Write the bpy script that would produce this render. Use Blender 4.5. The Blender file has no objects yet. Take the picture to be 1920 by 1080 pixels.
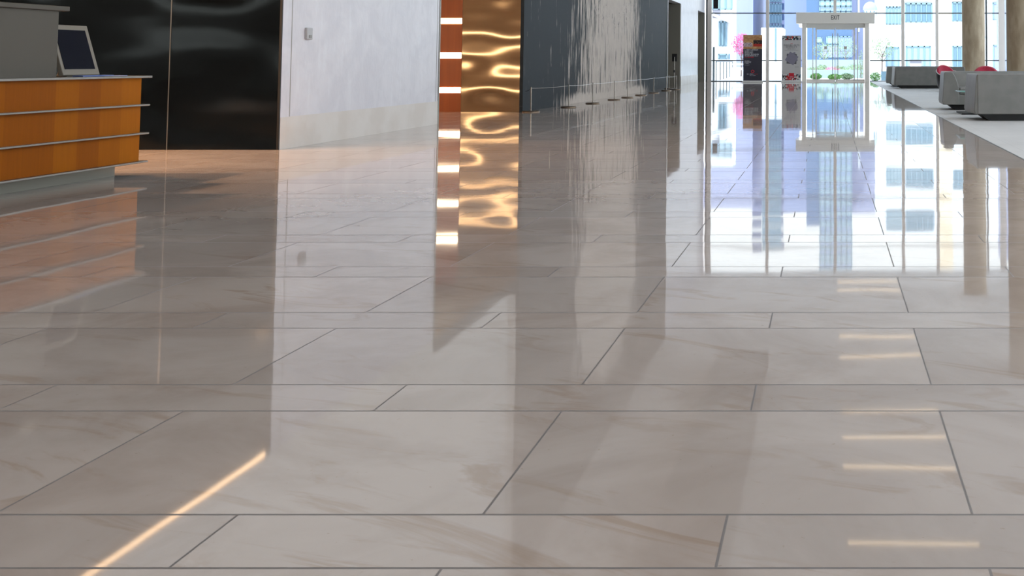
import bpy, bmesh, math, random
from mathutils import Vector, Matrix
random.seed(7)
C = bpy.context.scene
COL = C.collection
PI = math.pi

# ------------------------------------------------------------------ camera
F = 1850.0          # focal length in pixels of the 1920 frame
EYE = 0.9           # eye height
HX, HY = 1554.0, 114.0
PITCH = math.atan(F / 35000.0)
PPY = HY - F * math.tan(PITCH)
cam_d = bpy.data.cameras.new('camera')
cam = bpy.data.objects.new('camera', cam_d); COL.objects.link(cam)
cam_d.sensor_fit = 'HORIZONTAL'; cam_d.sensor_width = 36.0
cam_d.lens = 36.0 * F / 1920.0
cam_d.shift_x = -(HX - 960.0) / 1920.0
cam_d.shift_y = -(540.0 - PPY) / 1920.0
cam_d.clip_end = 2000
cam.location = (0, 0, EYE)
cam.rotation_euler = (PI / 2 + PITCH, 0, 0)
C.camera = cam

# ------------------------------------------------------------------ view and world
C.view_settings.view_transform = 'Standard'
C.view_settings.look = 'None'
C.view_settings.exposure = 0.87
C.view_settings.gamma = 1.0
C.view_settings.use_curve_mapping = False
C.cycles.max_bounces = 10
C.cycles.diffuse_bounces = 4
C.cycles.glossy_bounces = 6
C.cycles.transparent_max_bounces = 16
C.cycles.use_denoising = True
C.cycles.sample_clamp_indirect = 8.0
C.cycles.caustics_reflective = False
C.cycles.caustics_refractive = False

def lin(r, g, b):
    f = lambda c: (c / 255.0 / 12.92) if c / 255.0 <= 0.04045 else ((c / 255.0 + 0.055) / 1.055) ** 2.4
    return (f(r), f(g), f(b), 1.0)

W = bpy.data.worlds.new('sky'); C.world = W; W.use_nodes = True
wn = W.node_tree.nodes; wl = W.node_tree.links
bg = wn['Background']
tc = wn.new('ShaderNodeTexCoord'); sep = wn.new('ShaderNodeSeparateXYZ')
wl.new(tc.outputs['Generated'], sep.inputs[0])
ramp = wn.new('ShaderNodeValToRGB')
ramp.color_ramp.elements[0].position = 0.0; ramp.color_ramp.elements[0].color = (1.0, 0.98, 0.96, 1)
ramp.color_ramp.elements[1].position = 0.75; ramp.color_ramp.elements[1].color = (0.66, 0.78, 1.0, 1)
wl.new(sep.outputs['Z'], ramp.inputs[0]); wl.new(ramp.outputs[0], bg.inputs['Color'])
# bright hazy sky: brighter towards the zenith than at the horizon
mr = wn.new('ShaderNodeMapRange'); mr.inputs[1].default_value = 0.25; mr.inputs[2].default_value = 1.0
mr.inputs[3].default_value = 1.35; mr.inputs[4].default_value = 4.2
wl.new(sep.outputs['Z'], mr.inputs[0]); wl.new(mr.outputs[0], bg.inputs['Strength'])

sun_d = bpy.data.lights.new('sun', 'SUN'); sun_d.energy = 2.0; sun_d.angle = math.radians(0.8); sun_d.color = (1.0, 0.96, 0.9)
sun = bpy.data.objects.new('sun', sun_d); COL.objects.link(sun)
sun.rotation_euler = Vector((0.42, 0.62, -0.78)).to_track_quat('-Z', 'Y').to_euler()

# ------------------------------------------------------------------ shader helpers
class S:
    """a socket with operators, to write procedural patterns shortly"""
    nt = None
    def __init__(s, k): s.k = k
    def _m(s, op, *a, clamp=False):
        n = S.nt.nodes.new('ShaderNodeMath'); n.operation = op; n.use_clamp = clamp
        for i, v in enumerate((s,) + a):
            if isinstance(v, S): S.nt.links.new(v.k, n.inputs[i])
            else: n.inputs[i].default_value = v
        return S(n.outputs[0])
    def __add__(s, o): return s._m('ADD', o)
    def __sub__(s, o): return s._m('SUBTRACT', o)
    def __mul__(s, o): return s._m('MULTIPLY', o)
    def __truediv__(s, o): return s._m('DIVIDE', o)
    def lt(s, o): return s._m('LESS_THAN', o)
    def gt(s, o): return s._m('GREATER_THAN', o)
    def mod(s, o): return s._m('FLOORED_MODULO', o)
    def floor(s): return s._m('FLOOR')
    def abs(s): return s._m('ABSOLUTE')
    def sqrt(s): return s._m('SQRT')
    def max(s, o): return s._m('MAXIMUM', o)
    def min(s, o): return s._m('MINIMUM', o)
    def clamp(s): return s._m('ADD', 0.0, clamp=True)

def N(t): return S.nt.nodes.new(t)
def L(a, b): S.nt.links.new(a.k if isinstance(a, S) else a, b)
def sstep(x, a, b):
    n = N('ShaderNodeMapRange'); n.interpolation_type = 'SMOOTHSTEP'
    L(x, n.inputs[0]); n.inputs[1].default_value = a; n.inputs[2].default_value = b
    return S(n.outputs[0])
def coords(kind='Object'):
    t = N('ShaderNodeTexCoord'); s = N('ShaderNodeSeparateXYZ'); L(t.outputs[kind], s.inputs[0])
    return S(s.outputs[0]), S(s.outputs[1]), S(s.outputs[2])
def comb(x, y, z):
    n = N('ShaderNodeCombineXYZ')
    for i, v in enumerate((x, y, z)):
        if isinstance(v, S): L(v, n.inputs[i])
        else: n.inputs[i].default_value = v
    return n.outputs[0]
def noise(vec, scale=1.0, detail=2.0, rough=0.5, dist=0.0, out='Fac'):
    n = N('ShaderNodeTexNoise'); L(vec, n.inputs['Vector'])
    n.inputs['Scale'].default_value = scale; n.inputs['Detail'].default_value = detail
    n.inputs['Roughness'].default_value = rough; n.inputs['Distortion'].default_value = dist
    return S(n.outputs[out])
def white(vec):
    n = N('ShaderNodeTexWhiteNoise'); n.noise_dimensions = '3D'; L(vec, n.inputs['Vector']); return S(n.outputs['Value'])
def mix(f, a, b):
    n = N('ShaderNodeMix'); n.data_type = 'RGBA'
    if isinstance(f, S): L(f, n.inputs[0])
    else: n.inputs[0].default_value = f
    for i, v in ((6, a), (7, b)):
        if isinstance(v, S): L(v, n.inputs[i])
        else: n.inputs[i].default_value = v
    return S(n.outputs[2])

def mat(name, color=(0.8, 0.8, 0.8, 1), rough=0.5, metal=0.0, emit=None, estr=0.0, spec=0.5, ior=1.5, bump=None, pattern=None, coat=0.0, sheen=0.0):
    m = bpy.data.materials.new(name); m.use_nodes = True; nt = m.node_tree; S.nt = nt
    p = nt.nodes['Principled BSDF']
    p.inputs['Base Color'].default_value = color; p.inputs['Roughness'].default_value = rough
    p.inputs['Metallic'].default_value = metal; p.inputs['Specular IOR Level'].default_value = spec; p.inputs['IOR'].default_value = ior
    p.inputs['Coat Weight'].default_value = coat; p.inputs['Coat Roughness'].default_value = 0.08
    p.inputs['Sheen Weight'].default_value = sheen
    if emit: p.inputs['Emission Color'].default_value = emit; p.inputs['Emission Strength'].default_value = estr
    if pattern: pattern(p)
    if bump:
        def add_bump(h, strength, distance):
            b = N('ShaderNodeBump'); L(h, b.inputs['Height']); b.inputs['Strength'].default_value = strength
            b.inputs['Distance'].default_value = distance; L(b.outputs[0], p.inputs['Normal'])
        bump(add_bump)
    return m

def mottled(c1, c2, scale=3.0, detail=4.0, stretch=(1, 1, 1), lo=0.35, hi=0.65):
    def f(p):
        x, y, z = coords()
        n = noise(comb(x * stretch[0], y * stretch[1], z * stretch[2]), scale, detail)
        L(mix(sstep(n, lo, hi), c1, c2), p.inputs['Base Color'])
    return f

# ------------------------------------------------------------------ materials
# polished limestone: a wide course and a narrow course alternate, joints staggered
PER, WIDE, TILE = 0.7876, 0.5810, 0.972
def row_depth(y):   # ground distance of a joint seen at picture row y (used to measure the courses)
    c, s = math.cos(PITCH), math.sin(PITCH); v = F * EYE / (y - HY); return (v / c + EYE * s) / c
Y0 = row_depth(965)
def floor_pattern(p):
    x, y, z = coords()
    yy = (y - Y0).mod(PER)
    row = ((y - Y0) / PER).floor()
    narrow = yy.gt(WIDE)
    xo = x + 0.687 + narrow * 0.486
    xm = xo.mod(TILE)
    col = (xo / TILE).floor()
    gy = 0.0036
    j = (yy.lt(gy)).max((yy - WIDE).abs().lt(gy)).max(yy.gt(PER - gy)).max(xm.lt(0.0028)).max(xm.gt(TILE - 0.0028))
    tid = white(comb(col, row, narrow))
    sh = tid * 7.0
    v1 = noise(comb(x + sh, y * 1.0 + sh, 0.0), 1.6, 6.0, 0.6, 0.8)
    v2 = noise(comb(x * 0.8 + sh, y * 2.6 + x, sh), 2.2, 5.0, 0.62, 1.2)
    cA = mix(sstep(v1, 0.35, 0.7), lin(186, 171, 161), lin(166, 149, 138))
    cB = mix(sstep(v2, 0.55, 0.70) * 0.5, cA, lin(150, 122, 98))
    cC = mix(tid * 0.42, cB, lin(160, 149, 142))
    sp = noise(comb(x, y, 0.0), 55.0, 2.0)
    cD = mix(sstep(sp, 0.72, 0.76) * 0.30, cC, lin(140, 118, 96))
    L(mix(j * 0.8, cD, lin(84, 78, 76)), p.inputs['Base Color'])
    r = N('ShaderNodeMath'); r.operation = 'MULTIPLY_ADD'; L(j, r.inputs[0]); r.inputs[1].default_value = 0.45; r.inputs[2].default_value = 0.035
    L(r.outputs[0], p.inputs['Roughness'])
    # each slab lies at its own very slight tilt, so reflections break at the joints
    t1 = white(comb(col + 11.3, row, narrow)) - 0.5; t2 = white(comb(col, row + 5.7, narrow)) - 0.5
    h = noise(comb(x, y, 0.0), 1.6, 1.0) * 0.0009 + t1 * 0.0018 * (xm - 0.5) + t2 * 0.0018 * (yy - 0.3)
    b = N('ShaderNodeBump'); L(h, b.inputs['Height']); b.inputs['Distance'].default_value = 1.0; b.inputs['Strength'].default_value = 1.0
    L(b.outputs[0], p.inputs['Normal'])
M = {}
M['floor'] = mat('polished_limestone', rough=0.04, spec=0.5, ior=1.68, pattern=floor_pattern)
def dull_pattern(p):
    x, y, z = coords()
    n = noise(comb(x, y, 0.0), 1.2, 5.0, 0.6); n2 = noise(comb(x, y, 0.0), 160.0, 2.0)
    c = mix(sstep(n, 0.3, 0.7), lin(196, 193, 190), lin(206, 203, 200))
    c = mix(n2 * 0.35, c, lin(150, 148, 147))
    j = x.mod(0.972).lt(0.004).max(y.mod(0.972).lt(0.006))
    L(mix(j * 0.4, c, lin(120, 118, 116)), p.inputs['Base Color'])
M['dull'] = mat('honed_grey_stone', rough=0.55, spec=0.35, pattern=dull_pattern)
def plaster_pattern(p):
    x, y, z = coords()
    n = noise(comb(x, y, z), 2.2, 6.0, 0.62, 0.6); n2 = noise(comb(x, y * 6, z * 1.4), 1.5, 5.0, 0.6)
    c = mix(sstep(n, 0.35, 0.65), lin(206, 202, 208), lin(216, 212, 217))
    L(mix(sstep(n2, 0.55, 0.7) * 0.3, c, lin(226, 226, 230)), p.inputs['Base Color'])
def plaster_bump(add):
    x, y, z = coords(); add(noise(comb(x, y * 2.5, z), 3.0, 5.0, 0.6), 0.25, 0.02)
M['plaster'] = mat('polished_white_plaster', rough=0.28, spec=0.45, pattern=plaster_pattern, bump=plaster_bump)
M['upper'] = mat('upper_wall_paint', lin(222, 218, 214), 0.6)
M['ceil'] = mat('ceiling_paint', lin(246, 243, 239), 0.7)
M['soffit'] = mat('dark_bronze_soffit', lin(74, 66, 60), 0.45, pattern=mottled(lin(70, 62, 56), lin(80, 72, 66), 1.2))
M['base'] = mat('baseboard_limestone', rough=0.35, pattern=mottled(lin(206, 196, 188), lin(214, 206, 200), 2.5, 6.0))
def black_bump(add):
    x, y, z = coords(); add(noise(comb(x * 0.55, y, z * 1.1), 1.4, 0.5), 0.6, 0.16)
M['black'] = mat('black_polished_steel', lin(58, 59, 58), 0.14, 1.0, bump=black_bump)
M['seam'] = mat('seam_steel', lin(128, 126, 122), 0.3, 0.8)
def gold_bump(add):
    x, y, z = coords(); add(noise(comb(x * 0.75, y, z * 1.25), 1.5, 0.0), 0.85, 0.055)
def gold_pattern(p):
    x, y, z = coords()
    L(mix(noise(comb(x * 0.4, y, z * 40.0), 1.0, 2.0), lin(190, 164, 138), lin(174, 148, 122)), p.inputs['Base Color'])
M['gold'] = mat('wavy_bronze_sheet', lin(200, 150, 96), 0.09, 1.0, pattern=gold_pattern, bump=gold_bump)
def orange_pattern(p):
    x, y, z = coords()
    n = noise(comb(x * 14, y * 14, z * 0.5), 1.0, 3.0); c = mix(n, lin(176, 82, 24), lin(142, 58, 12))
    L(c, p.inputs['Base Color'])
M['orange'] = mat('orange_veneer', rough=0.3, pattern=orange_pattern)
def wood_pattern(p):
    x, y, z = coords('Object')
    plank = (y / 0.215).floor(); lvl = (z / 0.2225).floor()
    t = white(comb(plank, 3.0, 0.0))
    g = noise(comb(x * 10, y * 70.0, z * 1.6), 1.0, 3.0)
    c = mix(t, lin(170, 98, 7), lin(132, 66, 3))
    c = mix(g * 0.35, c, lin(92, 42, 1))
    L(c, p.inputs['Base Color'])
M['wood'] = mat('honey_veneer', rough=0.5, spec=0.1, pattern=wood_pattern)
M['taupe'] = mat('taupe_panelling', lin(164, 146, 132), 0.4)
M['steel'] = mat('brushed_steel', lin(150, 146, 142), 0.34, 0.9)
M['steel_box'] = mat('satin_taupe_metal', lin(84, 78, 70), 0.5, 0.4)
M['dark_steel'] = mat('dark_grey_steel', lin(140, 136, 126), 0.4, 0.3)
M['chrome'] = mat('chrome', lin(150, 144, 138), 0.22, 1.0)
M['base_metal'] = mat('bronze_base_metal', lin(120, 104, 90), 0.3, 0.9)
M['bezel'] = mat('light_plastic', lin(122, 114, 102), 0.45)
M['screen'] = mat('black_glass_screen', (0.003, 0.003, 0.008, 1), 0.05, spec=0.1)
M['blue'] = mat('blue_paper', lin(96, 116, 176), 0.6)
M['lilac'] = mat('pale_paper', lin(150, 156, 190), 0.6)
M['black_paint'] = mat('black_paint', lin(14, 14, 15), 0.5)
M['glow'] = mat('warm_light_slot', (1, .9, .7, 1), 0.5, emit=(1.0, 0.80, 0.52, 1), estr=6.0)
M['cove'] = mat('warm_light_strip', (1, .9, .7, 1), 0.5, emit=(1.0, 0.62, 0.32, 1), estr=2.4)
M['line'] = mat('warm_ceiling_line', (1, .9, .7, 1), 0.5, emit=(1.0, 0.74, 0.45, 1), estr=1.9)
M['lamp_white'] = mat('white_lamp_panel', (1, 1, 1, 1), 0.5, emit=(1.0, 0.97, 0.92, 1), estr=1.6)
M['panel'] = mat('added_fill_panel', (1, 1, 1, 1), 0.5, emit=(1.0, 0.97, 0.94, 1), estr=1.9)  # glow of the added fill panels
M['down'] = mat('added_spot_lens', (1, .95, .9, 1), 0.5, emit=(1.0, 0.90, 0.78, 1), estr=20.0)  # glow of the added spots over the desk
M['switch'] = mat('switch_plastic', lin(176, 174, 176), 0.4)
M['mull'] = mat('mullion_enamel', lin(232, 224, 216), 0.5)
M['transom'] = mat('transom_dark', lin(70, 76, 78), 0.4)
M['header'] = mat('portal_enamel', lin(240, 235, 226), 0.5)
M['whitem'] = mat('white_enamel', lin(236, 236, 232), 0.4)
M['lettering'] = mat('black_lettering', lin(30, 30, 32), 0.5)
M['leather'] = mat('grey_leather', rough=0.42, pattern=mottled(lin(124, 123, 119), lin(132, 130, 126), 5.0))
M['plinth'] = mat('black_plinth', lin(16, 16, 17), 0.4)
M['shell'] = mat('black_shell', lin(22, 22, 25), 0.3)
M['navy'] = mat('slate_blue_lining', lin(84, 90, 112), 0.6)
M['red'] = mat('crimson_fabric', rough=0.75, pattern=mottled(lin(178, 30, 60), lin(192, 38, 70), 30.0), sheen=0.3)
M['piping'] = mat('white_piping', lin(225, 225, 225), 0.5)
M['teal_glass'] = mat('glass_top', lin(120, 190, 180), 0.06, spec=0.6)
def concrete(p):
    x, y, z = coords()
    n = noise(comb(x * 2, y * 2, z * 0.5), 2.0, 6.0, 0.6); n2 = noise(comb(x, y, z), 30.0, 3.0)
    c = mix(sstep(n, 0.3, 0.7), lin(190, 170, 142), lin(160, 138, 110))
    L(mix(sstep(n2, 0.66, 0.72) * 0.4, c, lin(120, 100, 78)), p.inputs['Base Color'])
M['concrete'] = mat('tan_concrete', rough=0.75, pattern=concrete)

# the mural: pale mud-white paint flung and run down dark slate
def mural_pattern(p):
    x, y, z = coords()
    dy = y - 24.6; dz = z - 4.3
    r = ((dy * dy) * 0.62 + dz * dz).sqrt()
    wob = noise(comb(y * 1.1, 0.0, z * 0.3), 1.0, 3.0)
    dense = sstep(r + wob * 1.2, 3.75, 2.45)
    side = sstep((dy + wob * 2.0 - 1.0).abs(), 5.2, 2.2)
    fall = side * sstep(z, 7.4, 5.2)
    cen = sstep(dy.abs(), 3.4, 0.6)
    low = sstep(z, 0.55, 0.0)
    amount = (dense * 0.50).max(fall * 0.27 + fall * cen * 0.13).max(low * low * sstep(dy.abs(), 6.0, 2.5) * 0.62) + 0.13
    s1 = noise(comb(y * 9.0, 0.0, z * 0.75), 1.0, 5.0, 0.62)
    s2 = noise(comb(y * 26.0, 4.0, z * 1.6), 1.0, 4.0, 0.6)
    sw = noise(comb(y * 3.0, 2.0, z * 3.0), 1.0, 6.0, 0.72, 2.5)
    s = s1 * 0.55 + s2 * 0.45
    s = s * (S(N_value(1.0)) - dense * 0.6) + sw * dense * 0.6
    paint = sstep(s + amount * 0.48, 0.655, 0.715)
    bgc = mix(noise(comb(y * 0.5, 1.0, z * 0.35), 1.0, 4.0), lin(44, 48, 52), lin(56, 60, 64))
    pc = mix(noise(comb(y * 5, 0.0, z * 5), 1.0, 4.0), lin(214, 202, 192), lin(188, 176, 168))
    L(mix(paint * 0.92, bgc, pc), p.inputs['Base Color'])
    L(mix(paint, (0.62, 0.62, 0.62, 1), (0.85, 0.85, 0.85, 1)), p.inputs['Roughness'])
def N_value(v):
    n = N('ShaderNodeValue'); n.outputs[0].default_value = v; return n.outputs[0]
M['mural'] = mat('splashed_paint_on_slate', rough=0.7, spec=0.12, pattern=mural_pattern)

def glass_mat(name, tint, refl=1.0):
    m = bpy.data.materials.new(name); m.use_nodes = True; nt = m.node_tree; S.nt = nt
    nt.nodes.clear()
    o = N('ShaderNodeOutputMaterial'); t = N('ShaderNodeBsdfTransparent'); g = N('ShaderNodeBsdfGlossy')
    t.inputs[0].default_value = tint; g.inputs['Roughness'].default_value = 0.01
    fr = N('ShaderNodeFresnel'); fr.inputs[0].default_value = 1.45
    mx = N('ShaderNodeMixShader'); mu = N('ShaderNodeMath'); mu.operation = 'MULTIPLY'; mu.inputs[1].default_value = refl
    L(fr.outputs[0], mu.inputs[0]); L(mu.outputs[0], mx.inputs[0]); L(t.outputs[0], mx.inputs[1]); L(g.outputs[0], mx.inputs[2])
    L(mx.outputs[0], o.inputs[0]); return m
M['glass'] = glass_mat('clear_window_glass', (0.93, 0.97, 0.97, 1), 0.6)

def ext(name, c, rough=0.7, **k): return mat(name, c, rough, **k)
M['x_white'] = ext('sunlit_white_stone', lin(226, 227, 228))
M['x_cream'] = ext('cream_limestone', lin(232, 214, 184), pattern=mottled(lin(236, 220, 192), lin(224, 202, 172), 0.8))
M['x_lav'] = ext('pale_lavender_cladding', lin(150, 155, 180), pattern=mottled(lin(146, 151, 177), lin(154, 158, 183), 0.15, 2.0, (1, 1, 0.3)))
M['x_lav2'] = ext('blue_grey_cladding', lin(132, 144, 176))
M['x_blue'] = ext('deep_blue_glass', lin(76, 102, 134), 0.5)
M['x_navy'] = ext('navy_window_glass', lin(62, 82, 118), 0.4)
M['x_teal'] = ext('teal_window_glass', lin(106, 134, 148), 0.3)
M['x_teal2'] = ext('pale_teal_glass', lin(150, 172, 180), 0.3)
M['x_frame'] = ext('window_frame_grey', lin(120, 146, 160), 0.5)
M['x_grey'] = ext('grey_panel', lin(130, 128, 138), 0.6)
M['x_ground'] = ext('plaza_paving', lin(204, 204, 202), pattern=mottled(lin(196, 196, 194), lin(208, 208, 206), 0.6))
M['x_soil'] = ext('planter_soil', lin(96, 80, 66))
M['leaf'] = ext('green_leaf', lin(108, 150, 70), 0.6)
M['leaf2'] = ext('pale_leaf', lin(134, 154, 112), 0.6)
M['x_plant'] = ext('pale_blue_planter_tile', lin(146, 166, 172), 0.5)
M['pink'] = ext('pink_blossom', lin(216, 96, 146), 0.6)
M['bark'] = ext('bark', lin(112, 96, 88), 0.8)
M['rail'] = ext('railing_metal', lin(84, 92, 96), 0.4, metal=0.6)

# ------------------------------------------------------------------ geometry helpers
def mb(): return bmesh.new()
def add_box(bm, x0, x1, y0, y1, z0, z1, bev=0.0, seg=2):
    v = [bm.verts.new(p) for p in ((x0, y0, z0), (x1, y0, z0), (x1, y1, z0), (x0, y1, z0), (x0, y0, z1), (x1, y0, z1), (x1, y1, z1), (x0, y1, z1))]
    fs = [bm.faces.new([v[i] for i in f]) for f in ((0, 3, 2, 1), (4, 5, 6, 7), (0, 1, 5, 4), (1, 2, 6, 5), (2, 3, 7, 6), (3, 0, 4, 7))]
    if bev > 0:
        es = list({e for f in fs for e in f.edges})
        bmesh.ops.bevel(bm, geom=es, offset=bev, segments=seg, profile=0.5, affect='EDGES')
    return bm
def add_cyl(bm, p0, p1, r0, r1=None, n=16, cap=True):
    r1 = r0 if r1 is None else r1
    p0 = Vector(p0); p1 = Vector(p1); d = (p1 - p0); q = d.to_track_quat('Z', 'Y')
    A = [bm.verts.new(p0 + q @ Vector((r0 * math.cos(2 * PI * i / n), r0 * math.sin(2 * PI * i / n), 0))) for i in range(n)]
    B = [bm.verts.new(p1 + q @ Vector((r1 * math.cos(2 * PI * i / n), r1 * math.sin(2 * PI * i / n), 0))) for i in range(n)]
    for i in range(n): bm.faces.new((A[i], A[(i + 1) % n], B[(i + 1) % n], B[i]))
    if cap: bm.faces.new(A[::-1]); bm.faces.new(B)
    return bm
def add_tube(bm, pts, r, n=8):
    for a, b in zip(pts[:-1], pts[1:]): add_cyl(bm, a, b, r, r, n)
    return bm
def add_lathe(bm, prof, n=32):   # prof: (radius, z) from the bottom up
    rings = []
    for r, z in prof:
        rings.append([bm.verts.new((r * math.cos(2 * PI * i / n), r * math.sin(2 * PI * i / n), z)) for i in range(n)])
    for a, b in zip(rings[:-1], rings[1:]):
        for i in range(n): bm.faces.new((a[i], a[(i + 1) % n], b[(i + 1) % n], b[i]))
    bm.faces.new(rings[0][::-1]); bm.faces.new(rings[-1]); return bm
def add_prism(bm, poly, axis, a, b):
    """poly: 2-D outline; axis 'y': outline in XZ extruded from y=a to b; axis 'x': outline in YZ; axis 'z': outline in XY"""
    f = {'y': lambda p, t: (p[0], t, p[1]), 'x': lambda p, t: (t, p[0], p[1]), 'z': lambda p, t: (p[0], p[1], t)}[axis]
    A = [bm.verts.new(f(p, a)) for p in poly]; B = [bm.verts.new(f(p, b)) for p in poly]; n = len(poly)
    bm.faces.new(A); bm.faces.new(B[::-1])
    for i in range(n): bm.faces.new((A[i], B[i], B[(i + 1) % n], A[(i + 1) % n]))
    return bm
def obj(name, bm, m, parent=None, smooth=False, loc=None, bevel=0.0):
    bmesh.ops.recalc_face_normals(bm, faces=bm.faces)
    me = bpy.data.meshes.new(name); bm.to_mesh(me); bm.free(); me.materials.append(m)
    if smooth:
        for f in me.polygons: f.use_smooth = True
        try: me.set_sharp_from_angle(angle=math.radians(40))
        except Exception: pass
    o = bpy.data.objects.new(name, me); COL.objects.link(o)
    if parent: o.parent = parent
    if loc: o.location = loc
    if bevel:
        md = o.modifiers.new('bevel', 'BEVEL'); md.width = bevel; md.segments = 3; md.limit_method = 'ANGLE'
    return o
def thing(name, label, cat, loc=(0, 0, 0), rz=0.0, group=None, kind=None):
    o = bpy.data.objects.new(name, None); COL.objects.link(o); o.location = loc; o.rotation_euler = (0, 0, rz)
    o.empty_display_size = 0.2
    return tag(o, label, cat, group, kind)
def tag(o, label=None, cat=None, group=None, kind=None):
    if label: o['label'] = label
    if cat: o['category'] = cat
    if group: o['group'] = group
    if kind: o['kind'] = kind
    return o
def struct(name, bm, m, label=None, **k):
    o = obj(name, bm, m, **k); o['kind'] = 'structure'
    if label: o['label'] = label
    return o
def copy_tree(o, parent=None):
    c = o.copy(); COL.objects.link(c)
    if parent: c.parent = parent
    for ch in list(o.children): copy_tree(ch, c)
    return c
def text_bm(s, size, width=1.0, depth=0.004):
    """lettering in the XZ plane facing -Y, centred at the origin"""
    cu = bpy.data.curves.new('t', 'FONT'); cu.body = s; cu.size = size; cu.extrude = depth / 2; cu.align_x = 'CENTER'; cu.align_y = 'CENTER'
    cu.resolution_u = 3; cu.offset = 0.014 * size; cu.space_character = 1.22
    to = bpy.data.objects.new('t', cu); COL.objects.link(to)
    bpy.context.view_layer.update()
    me = bpy.data.meshes.new_from_object(to.evaluated_get(bpy.context.evaluated_depsgraph_get()))
    bm = mb(); bm.from_mesh(me)
    bpy.data.objects.remove(to); bpy.data.meshes.remove(me)
    bmesh.ops.transform(bm, matrix=Matrix.Rotation(PI / 2, 4, 'X') @ Matrix.Diagonal((width, 1, 1, 1)), verts=bm.verts)
    return bm
def strokes_bm(w, h, n, seed, depth=0.003):
    """a printed line too small to read: n letter-sized strokes, facing -Y, centred at the origin"""
    rr = random.Random(seed); bm = mb(); p = w / n
    add_box(bm, -w / 2, w / 2, -depth / 2, depth / 2, -h * 0.30, -h * 0.24)
    for i in range(n):
        if i and i < n - 1 and rr.random() < 0.12: continue
        x = -w / 2 + (i + 0.5) * p; hh = h * rr.choice((0.36, 0.36, 0.36, 0.30))
        add_box(bm, x - p * 0.40, x - p * 0.16, -depth / 2, depth / 2, -hh, hh)
        if rr.random() < 0.7: add_box(bm, x + p * 0.10, x + p * 0.34, -depth / 2, depth / 2, -hh, hh)
        zz = rr.choice((-hh, 0.0, hh * 0.75)); add_box(bm, x - p * 0.16, x + p * 0.10, -depth / 2, depth / 2, zz - h * 0.02, zz + h * 0.10)
    return bm
def shift(bm, x, y, z):
    bmesh.ops.translate(bm, vec=(x, y, z), verts=bm.verts); return bm

# ------------------------------------------------------------------ shell of the lobby
XW = -5.57      # white wall plane
XM = -5.45      # mural plane
XR = 8.0        # glass wall on the right
YB, YF = -14.0, 43.3
CZ = 8.2        # ceiling
SZ = 3.0        # soffit and lintels
struct('floor', add_box(mb(), -14, 1.78, YB, YF, -0.2, 0.0), M['floor'], 'polished beige limestone floor')
struct('floor_matte', add_box(mb(), 1.78, XR, YB, YF, -0.2, 0.0), M['dull'], 'matte grey stone floor under the sofas')
struct('trim_1', add_box(mb(), 1.772, 1.788, YB, YF, -0.1, 0.0015), M['transom'])
struct('ceiling', add_box(mb(), -14.2, XR + 0.3, YB - 0.2, YF + 0.3, CZ, CZ + 0.4), M['ceil'])
# black steel wall, facing the camera
YK = row_depth(281)
YG = row_depth(210)
YE = row_depth(232.5)
struct('wall_left_black', add_box(mb(), -14, XW - 0.02, YK, YK + 0.12, 0, SZ), M['black'], 'black polished steel wall behind the desk')
struct('trim_2', add_box(mb(), -6.705, -6.695, YK - 0.004, YK, 0, SZ), M['seam'])
struct('trim_3', add_box(mb(), XW - 0.02, XW + 0.002, YK - 0.006, YK + 0.012, 0, SZ), M['black_paint'])
struct('wall_left_white_edge', add_box(mb(), XW - 0.018, XW, YK + 0.0125, YK + 0.1205, 0, SZ), M['plaster'])
struct('baseboard_left_edge', add_box(mb(), XW + 0.0005, XW + 0.004, YK + 0.0125, YK + 0.1215, 0, 0.325), M['base'])
# white plaster block
struct('wall_left_white', add_box(mb(), XW - 1.0, XW, YK + 0.121, YE - 0.04, 0.0, SZ), M['plaster'], 'white plaster wall with stone base')
struct('baseboard_left', add_box(mb(), XW - 0.2, XW + 0.004, YK + 0.122, YE - 0.041, 0.0, 0.325), M['base'])
struct('trim_4', add_box(mb(), XW - 0.2, XW + 0.008, YE - 0.04, YE, 0, SZ), M['dark_steel'])
for i, yy in enumerate((row_depth(218) * 0 + F * -XW / (1554 - 547.0), F * -XW / (1554 - 819.5))):
    struct('trim_%d' % (5 + i), add_box(mb(), XW - 0.01, XW + 0.0015, yy - 0.006, yy + 0.006, 0.325, SZ), M['dark_steel'])
# soffit over the desk and over the lift lobby, wall above
struct('trim_8', add_box(mb(), XW - 0.3, XW, YK + 0.12, YE - 0.04, SZ, SZ + 0.2), M['upper'])
struct('trim_9', add_box(mb(), XW - 0.06, XW, YB, YK + 0.12, SZ - 0.0, SZ + 0.2), M['upper'])
struct('ceiling_soffit', add_box(mb(), -14, XW - 0.06, YB, YK + 0.12, SZ, SZ + 0.2), M['soffit'], 'dark soffit over the desk')
struct('wall_left_upper', add_box(mb(), XW - 0.3, XW, YB, YG - 0.006, SZ + 0.2, CZ), M['upper'], 'pale upper wall')
struct('wall_left_back', add_box(mb(), -14.1, -14, YB, YK, 0, 1.75), M['upper'])
struct('wall_left_back_north', add_box(mb(), -14.1, -14, 3.0, YK, 1.75, SZ), M['upper'])
struct('wall_left_back_south', add_box(mb(), -14.1, -14, YB, -9.0, 1.75, SZ), M['upper'])
struct('window_40', add_box(mb(), -14.06, -14.05, -9.0, 3.0, 1.75, SZ), M['glass'])  # unseen window added so the black steel has something bright to mirror
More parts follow.
